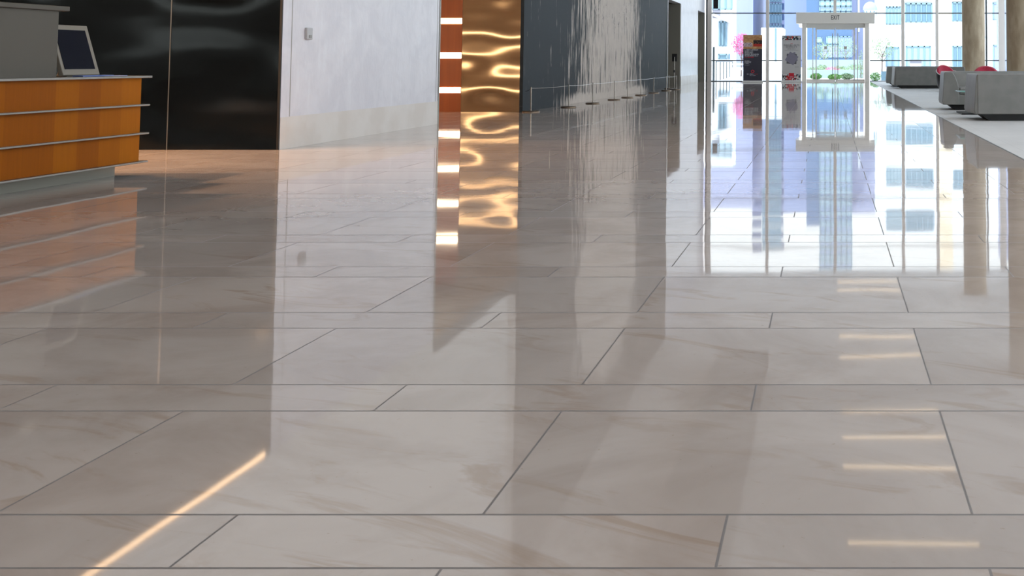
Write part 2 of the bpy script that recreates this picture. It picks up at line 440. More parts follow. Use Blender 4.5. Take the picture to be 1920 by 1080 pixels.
for k, (x, y, tx, ty) in enumerate(((-7.9, 8.9, -6.2, 9.7), (-8.6, 9.3, -7.2, 9.6), (-7.4, 7.6, -5.2, 8.6))):  # unseen spots, added to warm the floor around the desk
    o = thing('added_desk_spot', 'small warm spot added unseen in the soffit to light the desk and floor', 'light', (x, y, SZ), group='added desk spots')
    obj('trim_ring', add_lathe(mb(), [(0.06, -0.012), (0.06, -0.001)], 20), M['steel'], o)
    obj('lens', add_lathe(mb(), [(0.04, -0.016), (0.04, -0.0125)], 20), M['down'], o)
    ld = bpy.data.lights.new('spot', 'SPOT'); ld.energy = 320; ld.color = (1.0, 0.62, 0.36); ld.spot_size = 1.5; ld.spot_blend = 0.8; ld.shadow_soft_size = 0.05
    lo = bpy.data.objects.new('spot', ld); COL.objects.link(lo); lo.location = (0, 0, -0.05); lo.parent = o
    lo.rotation_euler = Vector((tx - x, ty - y, -SZ)).to_track_quat('-Z', 'Y').to_euler()
# lift lobby between white block and bronze wall
struct('wall_left_bronze', add_box(mb(), -6.48, XM, YG, YG + 0.3, 0.0, SZ), M['gold'], 'wavy polished bronze wall')
struct('wall_left_orange', add_box(mb(), -13, -6.48, YG - 0.01, YG + 0.3, 0, SZ), M['orange'], 'orange wood wall with glowing slots')
struct('wall_left_lobby_near', add_box(mb(), -13, XW - 0.2, YE - 0.04, YE - 0.001, 0.0, SZ), M['taupe'])
struct('wall_left_end', add_box(mb(), -13.1, -13, YE - 0.1, YG + 0.3, 0, SZ), M['orange'])
struct('ceiling_lift_lobby', add_box(mb(), -13.1, XW, YE - 0.04, YG + 0.3, SZ, SZ + 0.2), M['soffit'])
slots = []
for k, z0 in enumerate((0.336, 0.944, 1.552, 2.16)):
    words = ('lowest glowing slot in the orange wood wall beside the bronze', 'second glowing slot from the floor in the orange wood wall',
             'third glowing slot from the floor in the orange wood wall', 'highest glowing slot in the orange wood wall')[k]
    o = obj('light_slot', add_box(mb(), -12.5, -6.484, YG - 0.016, YG - 0.0105, z0, z0 + 0.10), M['glow'])
    tag(o, words, 'light', 'light slots in the orange wall')
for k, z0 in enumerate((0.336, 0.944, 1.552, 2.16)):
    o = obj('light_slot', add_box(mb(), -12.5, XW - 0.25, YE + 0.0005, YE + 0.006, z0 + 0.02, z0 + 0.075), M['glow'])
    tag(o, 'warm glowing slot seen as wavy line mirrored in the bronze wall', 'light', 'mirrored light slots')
# mural slab and the wall behind it
YM0, YM1 = YG - 0.005, F * -XM / (1554 - 1247.5)
mu = obj('mural', add_box(mb(), XM + 0.001, XM + 0.06, YM0, YM1, 0.0, CZ - 0.002), M['mural'])
tag(mu, 'tall dark slate wall painting with pale paint splashed and run down it', 'artwork')
struct('wall_left_mural', add_box(mb(), XM - 0.3, XM, YG + 0.3, YM1, 0, CZ), M['upper'])
struct('wall_left_mural_upper', add_box(mb(), XM - 0.3, XM - 0.001, YG - 0.004, YG + 0.3, SZ + 0.2, CZ), M['upper'])
tb = add_box(mb(), XM - 0.1, XM + 0.075, YM1, YM1 + 0.10, 0, CZ)
struct('trim_7', tb, M['steel'])
# opening with steel reveal, white pier, second opening, corner
Y1, Y2, Y3 = YM1 + 0.10, F * -XM / (1554 - 1276.0), F * -XM / (1554 - 1308.5)
Y4 = F * -XM / (1554 - 1321.0)
struct('wall_left_far_header', add_box(mb(), XM - 0.4, XM, Y1, YF, SZ, CZ), M['plaster'])
struct('wall_left_recess', add_box(mb(), -8.0, XM - 0.01, Y2 - 0.02, Y2 + 0.1, 0, SZ), M['dark_steel'], 'brushed dark steel recess')
struct('wall_left_recess_back', add_box(mb(), -8.1, -8.0, Y1 - 0.1, Y2, 0, SZ), M['dark_steel'])
struct('wall_left_recess_near', add_box(mb(), -8.0, XM - 0.3, Y1 - 0.1, Y1, 0, SZ), M['dark_steel'])
struct('ceiling_recess', add_box(mb(), -8.1, XM - 0.3, Y1 - 0.1, Y2 + 0.1, SZ, SZ + 0.1), M['soffit'])
struct('wall_left_far', add_box(mb(), XM - 0.4, XM, Y2 + 0.1, Y3, 0.0, SZ), M['plaster'], 'white wall between two dark openings')
struct('baseboard_left_far', add_box(mb(), XM - 0.1, XM + 0.01, Y2 + 0.1, Y3, 0.0, 0.33), M['base'])
struct('door_2', add_box(mb(), XM - 0.35, XM - 0.25, Y3, Y4, 0, SZ), M['dark_steel'])
struct('wall_left_door_reveal', add_box(mb(), XM - 0.4, XM - 0.005, Y4, Y4 + 0.05, 0, SZ), M['dark_steel'])
struct('wall_left_corner', add_box(mb(), XM - 0.4, XM, Y4 + 0.05, YF + 0.1, 0, SZ), M['plaster'])
struct('wall_back', add_box(mb(), -14.1, XR + 0.3, YB - 0.2, YB, 0, CZ), M['upper'])

# end glazing: mullions, transoms, panes
def mull(i, x0, x1, y=YF, m='mull', z1=CZ, d=0.16):
    struct('trim_%d' % i, add_box(mb(), x0, x1, y - 0.02, y + d, 0, z1), M[m])
px = lambda x: (x - HX) * YF / F
wins = [1334.0, 1439, 1565.5, 1693, 1757, 1884, 1900]
mull(10, px(1323.5), px(1326.5), m='transom'); mull(11, px(1326.5), px(1334))
mcent = [1439, 1565.5, 1693, 1757]
for i, c in enumerate(mcent):
    z0 = 0 if abs(c - 1565.5) > 1 else 2.97
    w = 5.6 if i < 3 else 5.0
    struct('trim_%d' % (12 + i), add_box(mb(), px(c - w / 2), px(c + w / 2), YF - 0.02, YF + 0.18, z0, CZ), M['mull'])
mull(16, px(1848.5), px(1851), m='transom'); mull(17, px(1873), px(1884))
edges = [px(1334), px(1439), px(1565.5), px(1693), px(1757), px(1848.5), XR]
TZ = (0.91, 2.99, 5.07, 7.15)
DX0, DX1 = px(1503), px(1631)
wi = 1
for a, b in zip(edges[:-1], edges[1:]):
    g = mb()
    lo = 0.0
    if b > DX0 and a < DX0 and a < 0: add_box(g, a, DX0, YF + 0.06, YF + 0.075, 0, CZ); add_box(g, DX0, b, YF + 0.06, YF + 0.075, 3.0, CZ)
    elif a < DX1 < b: add_box(g, DX1, b, YF + 0.06, YF + 0.075, 0, CZ); add_box(g, a, DX1, YF + 0.06, YF + 0.075, 3.0, CZ)
    else: add_box(g, a, b, YF + 0.06, YF + 0.075, 0, CZ)
    w = struct('window_%d' % wi, g, M['glass'], 'tall clear glass bay of the end window wall')
    t = mb()
    for z in TZ:
        if z < 2 and a < DX1 and b > DX0:
            if a < DX0: add_box(t, a, DX0, YF + 0.02, YF + 0.11, z - 0.022, z + 0.022)
            else: add_box(t, DX1, b, YF + 0.02, YF + 0.11, z - 0.022, z + 0.022)
        else: add_box(t, a, b, YF + 0.02, YF + 0.11, z - 0.022, z + 0.022)
    add_box(t, a, DX0 if (a < DX0 < b) else b, YF + 0.0, YF + 0.12, 0, 0.03) if not (a >= DX0 and a < DX1) else add_box(t, DX1, b, YF, YF + 0.12, 0, 0.03)
    obj('transom', t, M['transom'], w); wi += 1
# right glass wall
for k in range(19):
    y0 = YB + k * 3.0
    struct('trim_%d' % (20 + k), add_box(mb(), XR, XR + 0.16, y0 - 0.07, y0 + 0.07, 0, CZ), M['mull'])
    w = struct('window_%d' % (wi + k), add_box(mb(), XR + 0.06, XR + 0.075, y0 + 0.07, min(y0 + 2.93, YF), 0, CZ), M['glass'])
    t = mb()
    for z in TZ: add_box(t, XR + 0.02, XR + 0.11, y0 + 0.07, min(y0 + 2.93, YF), z - 0.022, z + 0.022)
    obj('transom', t, M['transom'], w)

# entrance portal
dr = thing('door_1', 'glass entrance door under a white box header lettered EXIT', 'door', (0, YF, 0), kind='structure')
hx0, hx1 = px(1493), px(1639.5)
obj('header', add_box(mb(), hx0, hx1, -0.28, 0.55, 2.53, 3.01, 0.01), M['header'], dr)
obj('sign_lettering', shift(text_bm('EXIT', 0.27, 0.56), px(1566), -0.285, 2.78), M['lettering'], dr)
obj('soffit_lamp', add_box(mb(), hx0 + 0.12, hx1 - 0.12, 0.15, 1.9, 2.42, 2.53), M['lamp_white'], dr)
for a, b in ((1504, 1511.5), (1621.5, 1629.5)):
    obj('jamb', add_box(mb(), px(a), px(b), -0.2, 0.1, 0, 2.53), M['header'], dr)
    obj('side_wall', add_box(mb(), px(a) + (0.0 if a > 1560 else 0.10), px(b) - (0.10 if a > 1560 else 0.0), 0.1, 1.9, 0, 2.53), M['whitem'], dr)
obj('transom_bar', add_box(mb(), px(1511.5), px(1621.5), 0.0, 0.1, 2.34, 2.53), M['whitem'], dr)
for s, (a, b) in enumerate(((1531, 1565), (1567, 1601))):
    lf = obj('door_leaf', add_box(mb(), px(a), px(b), 0.05, 0.065, 0.08, 2.34), M['glass'], dr)
    fr = mb()
    for x in (a, b): add_box(fr, px(x) - 0.012, px(x) + 0.012, 0.04, 0.075, 0.0, 2.34)
    add_box(fr, px(a), px(b), 0.04, 0.075, 0.0, 0.09); add_box(fr, px(a), px(b), 0.04, 0.075, 2.27, 2.34)
    obj('leaf_frame', fr, M['whitem'], lf)
    xh = px(b - 4.0) if s == 0 else px(a + 4.0)
    obj('pull_handle', add_cyl(mb(), (xh, 0.0, 0.3), (xh, 0.0, 2.1), 0.016), M['steel'], lf)
    c = (a + b) / 2 + (0 if s == 0 else 1)
    pl = obj('notice_plate', add_box(mb(), px(c - 3), px(c + 3), 0.036, 0.046, 1.40, 1.54), M['whitem'], lf)
    obj('notice_lettering', shift(strokes_bm(0.09, 0.06, 3, 44), px(c), 0.034, 1.47), M['rail'], pl)
    obj('door_lettering', shift(strokes_bm(0.46, 0.08, 11, 45), px(c), 0.044, 1.33), M['whitem'], lf)
for a, b in ((1513, 1523), (1525, 1530.0), (1602.0, 1607), (1609, 1619)):
    obj('sidelight', add_box(mb(), px(a), px(b), 0.05, 0.065, 0.0, 2.34), M['glass'], dr)
fr = mb()
for x in (1524, 1530, 1602, 1608): add_box(fr, px(x) - 0.02, px(x) + 0.02, 0.03, 0.09, 0, 2.34)
for a, b in ((1512, 1530), (1602, 1621)): add_box(fr, px(a), px(b), 0.04, 0.08, 0, 0.09)
obj('sidelight_frame', fr, M['whitem'], dr)

# ceiling fittings seen mirrored in the floor; the square panels are added fill light
for k, y in enumerate((41.2, 39.4, 33.2, 31.0, 26.3, 24.4, 22.6, 19.2)):
    o = obj('ceiling_light_line', add_box(mb(), 0.35, 2.85, y - 0.022, y + 0.022, CZ - 0.02, CZ - 0.001), M['line'])
    tag(o, 'thin warm light line in the ceiling, mirrored in the polished floor', 'light', 'ceiling light lines')
tag(obj('ceiling_beam', add_box(mb(), -3.25, -1.8, 15.0, 30.0, CZ - 0.45, CZ - 0.001), M['black_paint']),
    'dark ceiling raft mirrored as a grey band in the near floor', 'ceiling raft')
for k in range(4):  # unseen panels, added as fill light for the near floor
    for q in range(2):
        t = thing('added_ceiling_panel', 'large square ceiling panel added out of view to brighten the near floor', 'light', (3.4 + q * 3.0, 13.0 - k * 5.5, CZ), group='added ceiling panels')
        obj('frame', add_box(mb(), -1.25, 1.25, -1.25, 1.25, -0.03, -0.001), M['whitem'], t)
        obj('diffuser', add_box(mb(), -1.2, 1.2, -1.2, 1.2, -0.04, -0.0305), M['panel'], t)
cs = obj('cove_light_strip', add_box(mb(), XW - 0.055, XW - 0.03, 1.0, YK - 0.02, SZ - 0.03, SZ - 0.001), M['cove'])
tag(cs, 'warm light strip along the soffit edge above the desk', 'light')

# ------------------------------------------------------------------ reception desk
dk = thing('reception_desk', 'honey wood reception desk with steel rails against the black wall', 'desk', (-5.42, 7.80, 0))
DL = 4.6
obj('body', add_box(mb(), -0.75, 0.0, -DL, 0.0, 0.115, 0.765), M['wood'], dk)
obj('countertop', add_box(mb(), -0.82, 0.035, -DL, 0.075, 0.7655, 0.783, 0.003), M['steel'], dk)
for z in (0.545, 0.322, 0.100):
    obj('rail', add_box(mb(), -0.8, 0.035, -DL, 0.06, z, z + 0.014, 0.003), M['steel'], dk)
obj('plinth', add_box(mb(), -0.70, -0.17, -DL, -0.02, 0.0, 0.10), M['dark_steel'], dk)
rc = obj('raised_counter', add_box(mb(), -0.62, -0.08, -DL, -0.76, 0.7835, 1.255), M['steel_box'], dk)
obj('ledge', add_box(mb(), -0.66, -0.055, -DL, -0.69, 1.2555, 1.29, 0.004), M['steel_box'], rc)

# touch screen leaning back beside the raised counter
mo = thing('monitor', 'light framed dark touch screen leaning on the wooden desk', 'monitor', (-5.475, 7.13, 0.7835))
tilt = Matrix.Rotation(-0.30, 4, 'Y')
def tilted(bm): bmesh.ops.transform(bm, matrix=tilt, verts=bm.verts); return shift(bm, 0, 0, 0.012)
obj('housing', tilted(add_box(mb(), -0.035, 0.0, -0.055, 0.30, 0.0, 0.385, 0.006)), M['bezel'], mo)
obj('screen', tilted(add_box(mb(), 0.0005, 0.003, -0.03, 0.262, 0.045, 0.345)), M['screen'], mo)
obj('stand', add_box(mb(), -0.20, -0.02, 0.0, 0.2, 0.0, 0.012), M['bezel'], mo)
obj('support', add_cyl(mb(), (-0.16, 0.12, 0.012), (-0.09, 0.12, 0.19), 0.02), M['bezel'], mo)
for (x, y, rz, w, l, h, m, lab) in ((-5.44, 7.32, 0.1, 0.07, 0.36, 0.010, 'blue', 'blue leaflet pile lying in front of the leaning screen'),
                                    (-5.425, 7.48, -0.2, 0.06, 0.22, 0.006, 'lilac', 'pale lilac leaflet on the desk corner beside the blue pile')):
    b = mb()
    for q in range(3):
        add_box(b, -w / 2 + q * 0.004, w / 2 + q * 0.004, -l / 2 - q * 0.008, l / 2 - q * 0.008, q * h / 3, (q + 0.95) * h / 3)
    o = obj('leaflet', b, M[m], loc=(x, y, 0.7835)); o.rotation_euler.z = rz
    tag(o, lab, 'leaflets')

# switch on the plaster wall
sw = thing('wall_switch', 'small grey switch box on the white plaster wall', 'switch', (XW, F * -XW / (1554 - 576.5), 1.19))
obj('box', add_box(mb(), 0.0, 0.028, -0.058, 0.058, -0.062, 0.062, 0.006), M['switch'], sw)
obj('button', add_box(mb(), 0.0285, 0.034, -0.02, 0.03, -0.045, -0.015, 0.002), M['steel'], sw)

# ------------------------------------------------------------------ barrier posts, cord, sign stand
posts = [(-5.232, 17.4), (-5.03, 19.15), (-4.97, 20.85), (-4.93, 22.75), (-4.92, 24.2), (-4.90, 25.8), (-4.88, 27.6), (-4.88, 29.7), (-4.76, 30.9), (-5.12, 31.7)]
names = ['first low chrome barrier post, nearest the bronze wall', 'second low barrier post from the bronze wall', 'third low barrier post from the bronze wall',
         'fourth low barrier post from the bronze wall', 'fifth low barrier post from the bronze wall', 'sixth low barrier post from the bronze wall',
         'seventh low barrier post, past the splashed paint', 'eighth low barrier post, left of the steel recess', 'end barrier post beside the black sign stand', 'barrier post nearest the wall at the steel recess']
proto = thing('barrier_post', names[0], 'barrier post', (posts[0][0], posts[0][1], 0), group='barrier posts along the mural')
obj('base', add_lathe(mb(), [(0.15, 0.0), (0.15, 0.012), (0.14, 0.022), (0.03, 0.026)]), M['base_metal'], proto, smooth=True)
obj('post', add_cyl(mb(), (0, 0, 0.026), (0, 0, 0.425), 0.0105, n=12), M['chrome'], proto, smooth=True)
obj('cap', add_lathe(mb(), [(0.014, 0.425), (0.014, 0.436), (0.006, 0.442)], 12), M['chrome'], proto, smooth=True)
for (x, y), lab in list(zip(posts, names))[1:]:
    c = copy_tree(proto); c.location = (x, y, 0); c['label'] = lab
cb = mb()
chain = [(XM + 0.07, 17.55, 0.36)] + [(x, y, 0.418) for x, y in posts] + [(XM + 0.07, 32.4, 0.40)]
for a, b in zip(chain[:-1], chain[1:]):
    n = 6; pts = []
    for i in range(n + 1):
        t = i / n; pts.append((a[0] + (b[0] - a[0]) * t, a[1] + (b[1] - a[1]) * t, a[2] + (b[2] - a[2]) * t - 0.012 * 4 * t * (1 - t)))
    add_tube(cb, pts, 0.0048, 6)
tag(obj('stanchion_rope', cb, M['chrome']), 'thin pale cord strung between the low posts before the mural', 'cord')
st = thing('sign_stand', 'black square sign on a thin pole before the steel recess', 'sign', (-4.875, 31.2, 0))
obj('base', add_lathe(mb(), [(0.14, 0), (0.14, 0.015), (0.02, 0.03)]), M['black_paint'], st, smooth=True)
pole = obj('pole', add_cyl(mb(), (0, 0, 0.03), (0, 0, 1.02), 0.014, n=12), M['chrome'], st, smooth=True)
obj('clamp_knob', add_lathe(mb(), [(0.024, 0.53), (0.03, 0.55), (0.03, 0.59), (0.024, 0.61)], 12), M['black_paint'], st, smooth=True)
obj('sign_board', add_box(mb(), -0.08, 0.08, 0.016, 0.03, 0.88, 1.12, 0.003), M['black_paint'], st)

# ------------------------------------------------------------------ sofas
def arm_profile(side):
    # outline in XZ of an arm, outer face at x=0, inward positive
    pts = [(0.015, 0.10), (0.0, 0.16), (0.035, 0.66), (0.05, 0.70), (0.13, 0.70), (0.17, 0.68), (0.215, 0.60), (0.25, 0.50), (0.27, 0.42), (0.28, 0.30), (0.28, 0.10)]
    return pts
LS = 2.35
def make_sofa(label, group):
    t = thing('sofa', label, 'sofa', (0, 0, 0), group=group)
    # back at local y=0, seat opens towards +y
    b = mb(); add_prism(b, [(-0.01, 0.10), (-0.01, 0.702), (0.10, 0.702), (0.15, 0.66), (0.22, 0.44), (0.24, 0.10)], 'x', 0.052, LS - 0.052)
    obj('backrest', b, M['leather'], t, smooth=True, bevel=0.012)
    for s in (0, 1):
        pr = arm_profile(s)
        if s: pr = [(LS - x, z) for x, z in pr][::-1]
        b = mb(); add_prism(b, pr, 'y', 0.004, 0.90)
        for v in b.verts:      # the outer face splays a little towards the open side
            if v.co.y > 0.5 and (v.co.x < 0.06 or v.co.x > LS - 0.06): v.co.x += (-0.03 if s == 0 else 0.03)
        obj('arm', b, M['leather'], t, smooth=True, bevel=0.012)
    obj('seat_base', add_box(mb(), 0.27, LS - 0.27, 0.23, 0.88, 0.10, 0.28, 0.01), M['leather'], t)
    for k in range(2):
        w = (LS - 0.56) / 2
        obj('seat_cushion', add_box(mb(), 0.282 + k * w, 0.278 + (k + 1) * w, 0.235, 0.895, 0.281, 0.42, 0.04, 3), M['leather'], t, smooth=True)
    b = mb(); add_prism(b, [(0.10, 0.099), (0.24, 0.0), (LS - 0.24, 0.0), (LS - 0.10, 0.099)], 'y', 0.06, 0.80)
    obj('plinth', b, M['plinth'], t)
    return t
SA = make_sofa('nearest grey leather sofa, its back turned to the camera', 'grey lobby sofas')
SA.location = (2.18, 14.85, 0)
def place_sofa(x, y, rz, lab):
    c = copy_tree(SA); c.location = (x, y, 0); c.rotation_euler.z = rz; c['label'] = lab
place_sofa(2.10 + LS, 18.95, PI, 'grey sofa facing the nearest sofa, red chairs behind it')
place_sofa(2.12, 32.2, 0, 'far grey sofa with its back turned, left of the dark tub chair')
place_sofa(2.08 + LS, 36.3, PI, 'farthest grey sofa, mostly hidden beside the far sofa')

def coffee_table(x, y, lab):
    t = thing('coffee_table', lab, 'table', (x, y, 0), group='glass coffee tables')
    obj('table_top', add_box(mb(), 0.0, 1.5, -0.33, 0.33, 0.375, 0.39, 0.003), M['teal_glass'], t)
    obj('base_plate', add_box(mb(), 0.02, 1.35, -0.36, 0.36, 0.0, 0.025, 0.003), M['plinth'], t)
    obj('pedestal', add_box(mb(), 0.6, 0.8, -0.12, 0.12, 0.025, 0.375), M['plinth'], t)
    return t
coffee_table(2.20, 16.9, 'glass coffee table on black plate between the two near sofas')
coffee_table(2.16, 34.2, 'glass coffee table on black plate between the two far sofas')

# tub chairs
def tub_chair(x, y, rz, lab):
    t = thing('tub_chair', lab, 'chair', (x, y, 0), rz, 'tub chairs')
    n = 48
    def hgt(a):   # a: angle from the back
        d = abs((a + PI) % (2 * PI) - PI) / PI
        k = max(0.0, min(1.0, (d - 0.12) / 0.58)); k = k * k * (3 - 2 * k)
        return 0.63 - 0.20 * k
    def ring(r, z=None, dz=0.0, lim=None):
        out = []
        for i in range(n):
            a = 2 * PI * i / n; zz = (hgt(a) + dz) if z is None else z
            out.append((r * math.cos(a + PI / 2), r * math.sin(a + PI / 2), zz))
        return out
    def skin(bm, rings, close_first=False, close_last=False):
        R = [[bm.verts.new(p) for p in r] for r in rings]
        for a, b in zip(R[:-1], R[1:]):
            for i in range(n): bm.faces.new((a[i], a[(i + 1) % n], b[(i + 1) % n], b[i]))
        if close_first: bm.faces.new(R[0][::-1])
        if close_last: bm.faces.new(R[-1])
        return bm
    obj('shell', skin(mb(), [ring(0.24, 0.03), ring(0.34, 0.05), ring(0.40, 0.16), ring(0.43, 0.30), ring(0.445, None, -0.06), ring(0.45, None), ring(0.435, None, 0.012), ring(0.42, None), ring(0.40, 0.20)], True, True), M['shell'], t, smooth=True)
    obj('lining', skin(mb(), [ring(0.412, None, 0.004), ring(0.395, None, -0.02), ring(0.36, 0.375), ring(0.30, 0.36)], False, True), M['navy'], t, smooth=True)
    b = mb(); pts = ring(0.436, None, 0.014); add_tube(b, pts + [pts[0]], 0.010, 6); obj('piping', b, M['piping'], t)
    obj('foot', add_lathe(mb(), [(0.22, 0), (0.22, 0.03)]), M['plinth'], t)
    obj('seat_cushion', skin(mb(), [ring(0.33, 0.36), ring(0.35, 0.40), ring(0.34, 0.44), ring(0.28, 0.46)], True, True), M['red'], t, smooth=True)
    # red back cushion following the rim
    b = mb(); m = 28; rows = []
    for i in range(m + 1):
        u = i / m * 2 - 1; a = u * 0.95 + PI / 2
        top = 0.46 + 0.315 * math.sqrt(max(0.0, 1 - u * u * 0.96))
        sec = [(0.375, 0.44), (0.405, 0.6 * top + 0.18), (0.418, top - 0.012), (0.395, top), (0.35, top - 0.02), (0.31, 0.62 * top + 0.1), (0.30, 0.44)]
        rows.append([b.verts.new((r * math.cos(a), r * math.sin(a), z)) for r, z in sec])
    for p, q in zip(rows[:-1], rows[1:]):
        for i in range(7): b.faces.new((p[i], p[(i + 1) % 7], q[(i + 1) % 7], q[i]))
    b.faces.new(rows[0]); b.faces.new(rows[-1][::-1])
    obj('back_cushion', b, M['red'], t, smooth=True)
    return t
tub_chair(3.62, 29.3, 0.55, 'black tub chair with red back, left one behind the sofa')
tub_chair(3.86, 24.2, -0.1, 'black tub chair with red back, right one behind the sofa')

# columns
def column(x, y, r, lab):
    t = thing('column', lab, 'column', (x, y, 0), group='round concrete columns')
    obj('shaft', add_lathe(mb(), [(r, 0.0), (r, CZ - 0.002)], 64), M['concrete'], t, smooth=True)
column(5.76, 39.3, 0.45, 'round tan concrete column, left and farther one')
column(5.84, 29.8, 0.47, 'round brown concrete column at the right edge')

# roll-up banners
def banner(x, y, w, h, name, label, parts):
    t = thing('rollup_banner', label, 'banner', (x, y, 0))
    obj('cassette', add_box(mb(), -w / 2 - 0.03, w / 2 + 0.03, -0.06, 0.06, 0.0, 0.07, 0.012), M['whitem'], t)
    obj('pole', add_cyl(mb(), (0, 0.03, 0.07), (0, 0.02, h), 0.01, n=8), M['steel'], t)
    parts(t, w, h)
def b1(t, w, h):
    s = obj('banner_sheet', add_box(mb(), -w / 2, w / 2, 0.0, 0.006, 0.07, h), M['bn_dark'], t)
    pic = obj('photo_panel', add_box(mb(), -w / 2, w / 2, -0.003, -0.0005, h - 0.58, h), M['bn_photo'], t)
    ink = M['bn_ink']
    zz = 1.36
    for q, (wd, n_) in enumerate(((0.56, 16), (0.36, 10), (0.36, 10), (0.60, 18), (0.56, 16))):
        obj('headline', shift(strokes_bm(wd, 0.07, n_, q), -0.335 + wd / 2, -0.004, zz - q * 0.062), ink, t)
    obj('red_headline', shift(strokes_bm(0.38, 0.07, 12, 7), -0.145, -0.004, 1.045), M['bn_red'], t)
    for q, (wd, n_) in enumerate(((0.20, 9), (0.28, 13), (0.26, 12), (0.17, 8))):
        obj('small_text', shift(strokes_bm(wd, 0.038, n_, 20 + q), -0.335 + wd / 2, -0.004, 0.90 - q * 0.036), ink, t)
    obj('small_text', shift(strokes_bm(0.20, 0.026, 12, 30), -0.235, -0.004, 0.725), ink, t)
    b = mb(); pts = [(0.055 * math.cos(a), -0.004, 0.055 * math.sin(a) + 0.455) for a in [2 * PI * i / 20 for i in range(21)]]
    add_tube(b, pts, 0.017, 6); obj('ring_logo', b, M['bn_red'], t)
    obj('logo_text', shift(strokes_bm(0.30, 0.05, 13, 31), -0.09, -0.004, 0.345), ink, t)
    obj('red_logo_text', shift(strokes_bm(0.14, 0.04, 6, 32), 0.14, -0.004, 0.345), M['bn_red'], t)
    obj('logo_text', shift(strokes_bm(0.24, 0.03, 11, 33), 0.0, -0.004, 0.285), ink, t)
def bn_photo(p):
    x, y, z = coords()
    n = noise(comb(x * 3, 0.0, z * 5), 2.0, 5.0, 0.6, 1.0)
    c = mix(sstep(n, 0.35, 0.65), lin(206, 164, 112), lin(168, 112, 70))
    dk_ = sstep(x, 0.0, 0.04) * sstep(z, 1.80, 1.74)
    n2 = noise(comb(x, 0.0, z), 22.0, 3.0)
    c = mix(dk_ * sstep(z, 1.56, 1.60), c, mix(sstep(n2, 0.6, 0.65), lin(38, 22, 20), lin(200, 140, 100)))
    c = mix(dk_ * sstep(z, 1.62, 1.60) * sstep(z, 1.49, 1.50), c, lin(182, 44, 30))
    lw = sstep(x, 0.0, -0.04) * sstep(z, 1.68, 1.64) * sstep(z, 1.47, 1.50)
    c = mix(lw, c, mix(sstep(n2, 0.5, 0.6), lin(206, 190, 190), lin(96, 60, 84)))
    L(c, p.inputs['Base Color'])
M['bn_photo'] = mat('banner_print_interior', rough=0.6, pattern=bn_photo)
M['bn_dark'] = mat('banner_charcoal', lin(52, 50, 62), 0.6)
M['bn_ink'] = mat('banner_white_ink', lin(206, 206, 210), 0.6)
M['bn_red'] = mat('banner_red_ink', lin(200, 30, 50), 0.6)
M['bn_pale'] = mat('banner_pale', lin(196, 194, 192), 0.6)
M['bn_card'] = mat('banner_card_grey', lin(134, 130, 146), 0.6)
M['bn_grey'] = mat('banner_grey_ink', lin(96, 94, 98), 0.6)
def bn_mosaic(p):
    x, y, z = coords()
    u = ((x + 0.5) / 0.047).floor(); v = (z / 0.047).floor()
    r = white(comb(u, v, 1.0)); r2 = white(comb(u, v, 9.0))
    c = mix(r.gt(0.45), lin(40, 38, 44), lin(214, 212, 210))
    c = mix(r2.gt(0.72) * sstep(x.abs(), 0.26, 0.2), c, lin(206, 40, 40))
    c = mix(r2.lt(0.13), c, lin(40, 90, 110))
    L(c, p.inputs['Base Color'])
M['bn_mosaic'] = mat('banner_mosaic_border', rough=0.6, pattern=bn_mosaic)
def b2(t, w, h):
    obj('banner_sheet', add_box(mb(), -w / 2, w / 2, 0.0, 0.006, 0.05, h), M['bn_pale'], t)
    obj('mosaic_border', add_box(mb(), -w / 2 + 0.02, w / 2 - 0.02, -0.003, -0.0005, h - 0.19, h - 0.03), M['bn_mosaic'], t)
    obj('mosaic_border', add_box(mb(), -w / 2 + 0.02, w / 2 - 0.02, -0.003, -0.0005, 0.08, 0.33), M['bn_mosaic'], t)
    sq = obj('red_square', add_box(mb(), -0.11, 0.11, -0.006, -0.0035, 0.16, 0.38), M['bn_red'], t)
    obj('square_text', shift(strokes_bm(0.14, 0.05, 6, 43), 0.0, -0.007, 0.22), M['bn_ink'], sq)
    obj('headline', shift(text_bm('THE', 0.05, 1.0), 0, -0.004, 1.63), M['bn_red'], t)
    obj('headline', shift(text_bm('DALLAS ARTS', 0.095, 0.95), 0, -0.004, 1.555), M['bn_grey'], t)
    obj('headline', shift(text_bm('DISTRICT', 0.095, 1.0), 0, -0.004, 1.475), M['bn_grey'], t)
    obj('small_text', shift(strokes_bm(0.36, 0.04, 14, 41), 0, -0.004, 1.40), M['bn_grey'], t)
    obj('rule', add_box(mb(), -0.29, 0.29, -0.003, -0.0005, 1.335, 1.342), M['bn_grey'], t)
    for q, (a, m_) in enumerate(((0.05, 'lettering'), (0.55, 'bn_card'))):
        b = add_box(mb(), -0.21, 0.21, -0.0015, 0.0015, -0.21, 0.21)
        bmesh.ops.rotate(b, cent=(0, 0, 0), matrix=Matrix.Rotation(a, 3, 'Y'), verts=b.verts)
        obj('printed_card', shift(b, 0.01, -0.0045 - 0.003 * q, 1.0 - 0.02 * (1 - q)), M['bn_card'] if q else M['bn_grey'], t)
    b = add_box(mb(), -0.19, 0.19, -0.0015, 0.0015, -0.19, 0.19)
    bmesh.ops.rotate(b, cent=(0, 0, 0), matrix=Matrix.Rotation(1.25, 3, 'Y'), verts=b.verts)
    obj('printed_card', shift(b, 0.03, -0.003, 1.03), M['bn_card'], t)
    obj('small_text', shift(strokes_bm(0.16, 0.04, 6, 42), 0.22, -0.004, 0.64), M['bn_grey'], t)
banner(-3.19, 41.4, 0.80, 1.98, 'a', 'charcoal roll-up banner with photo on top and white text', b1)
banner(-1.58, 41.8, 0.81, 1.97, 'b', 'pale grey roll-up banner lettered DALLAS ARTS DISTRICT', b2)

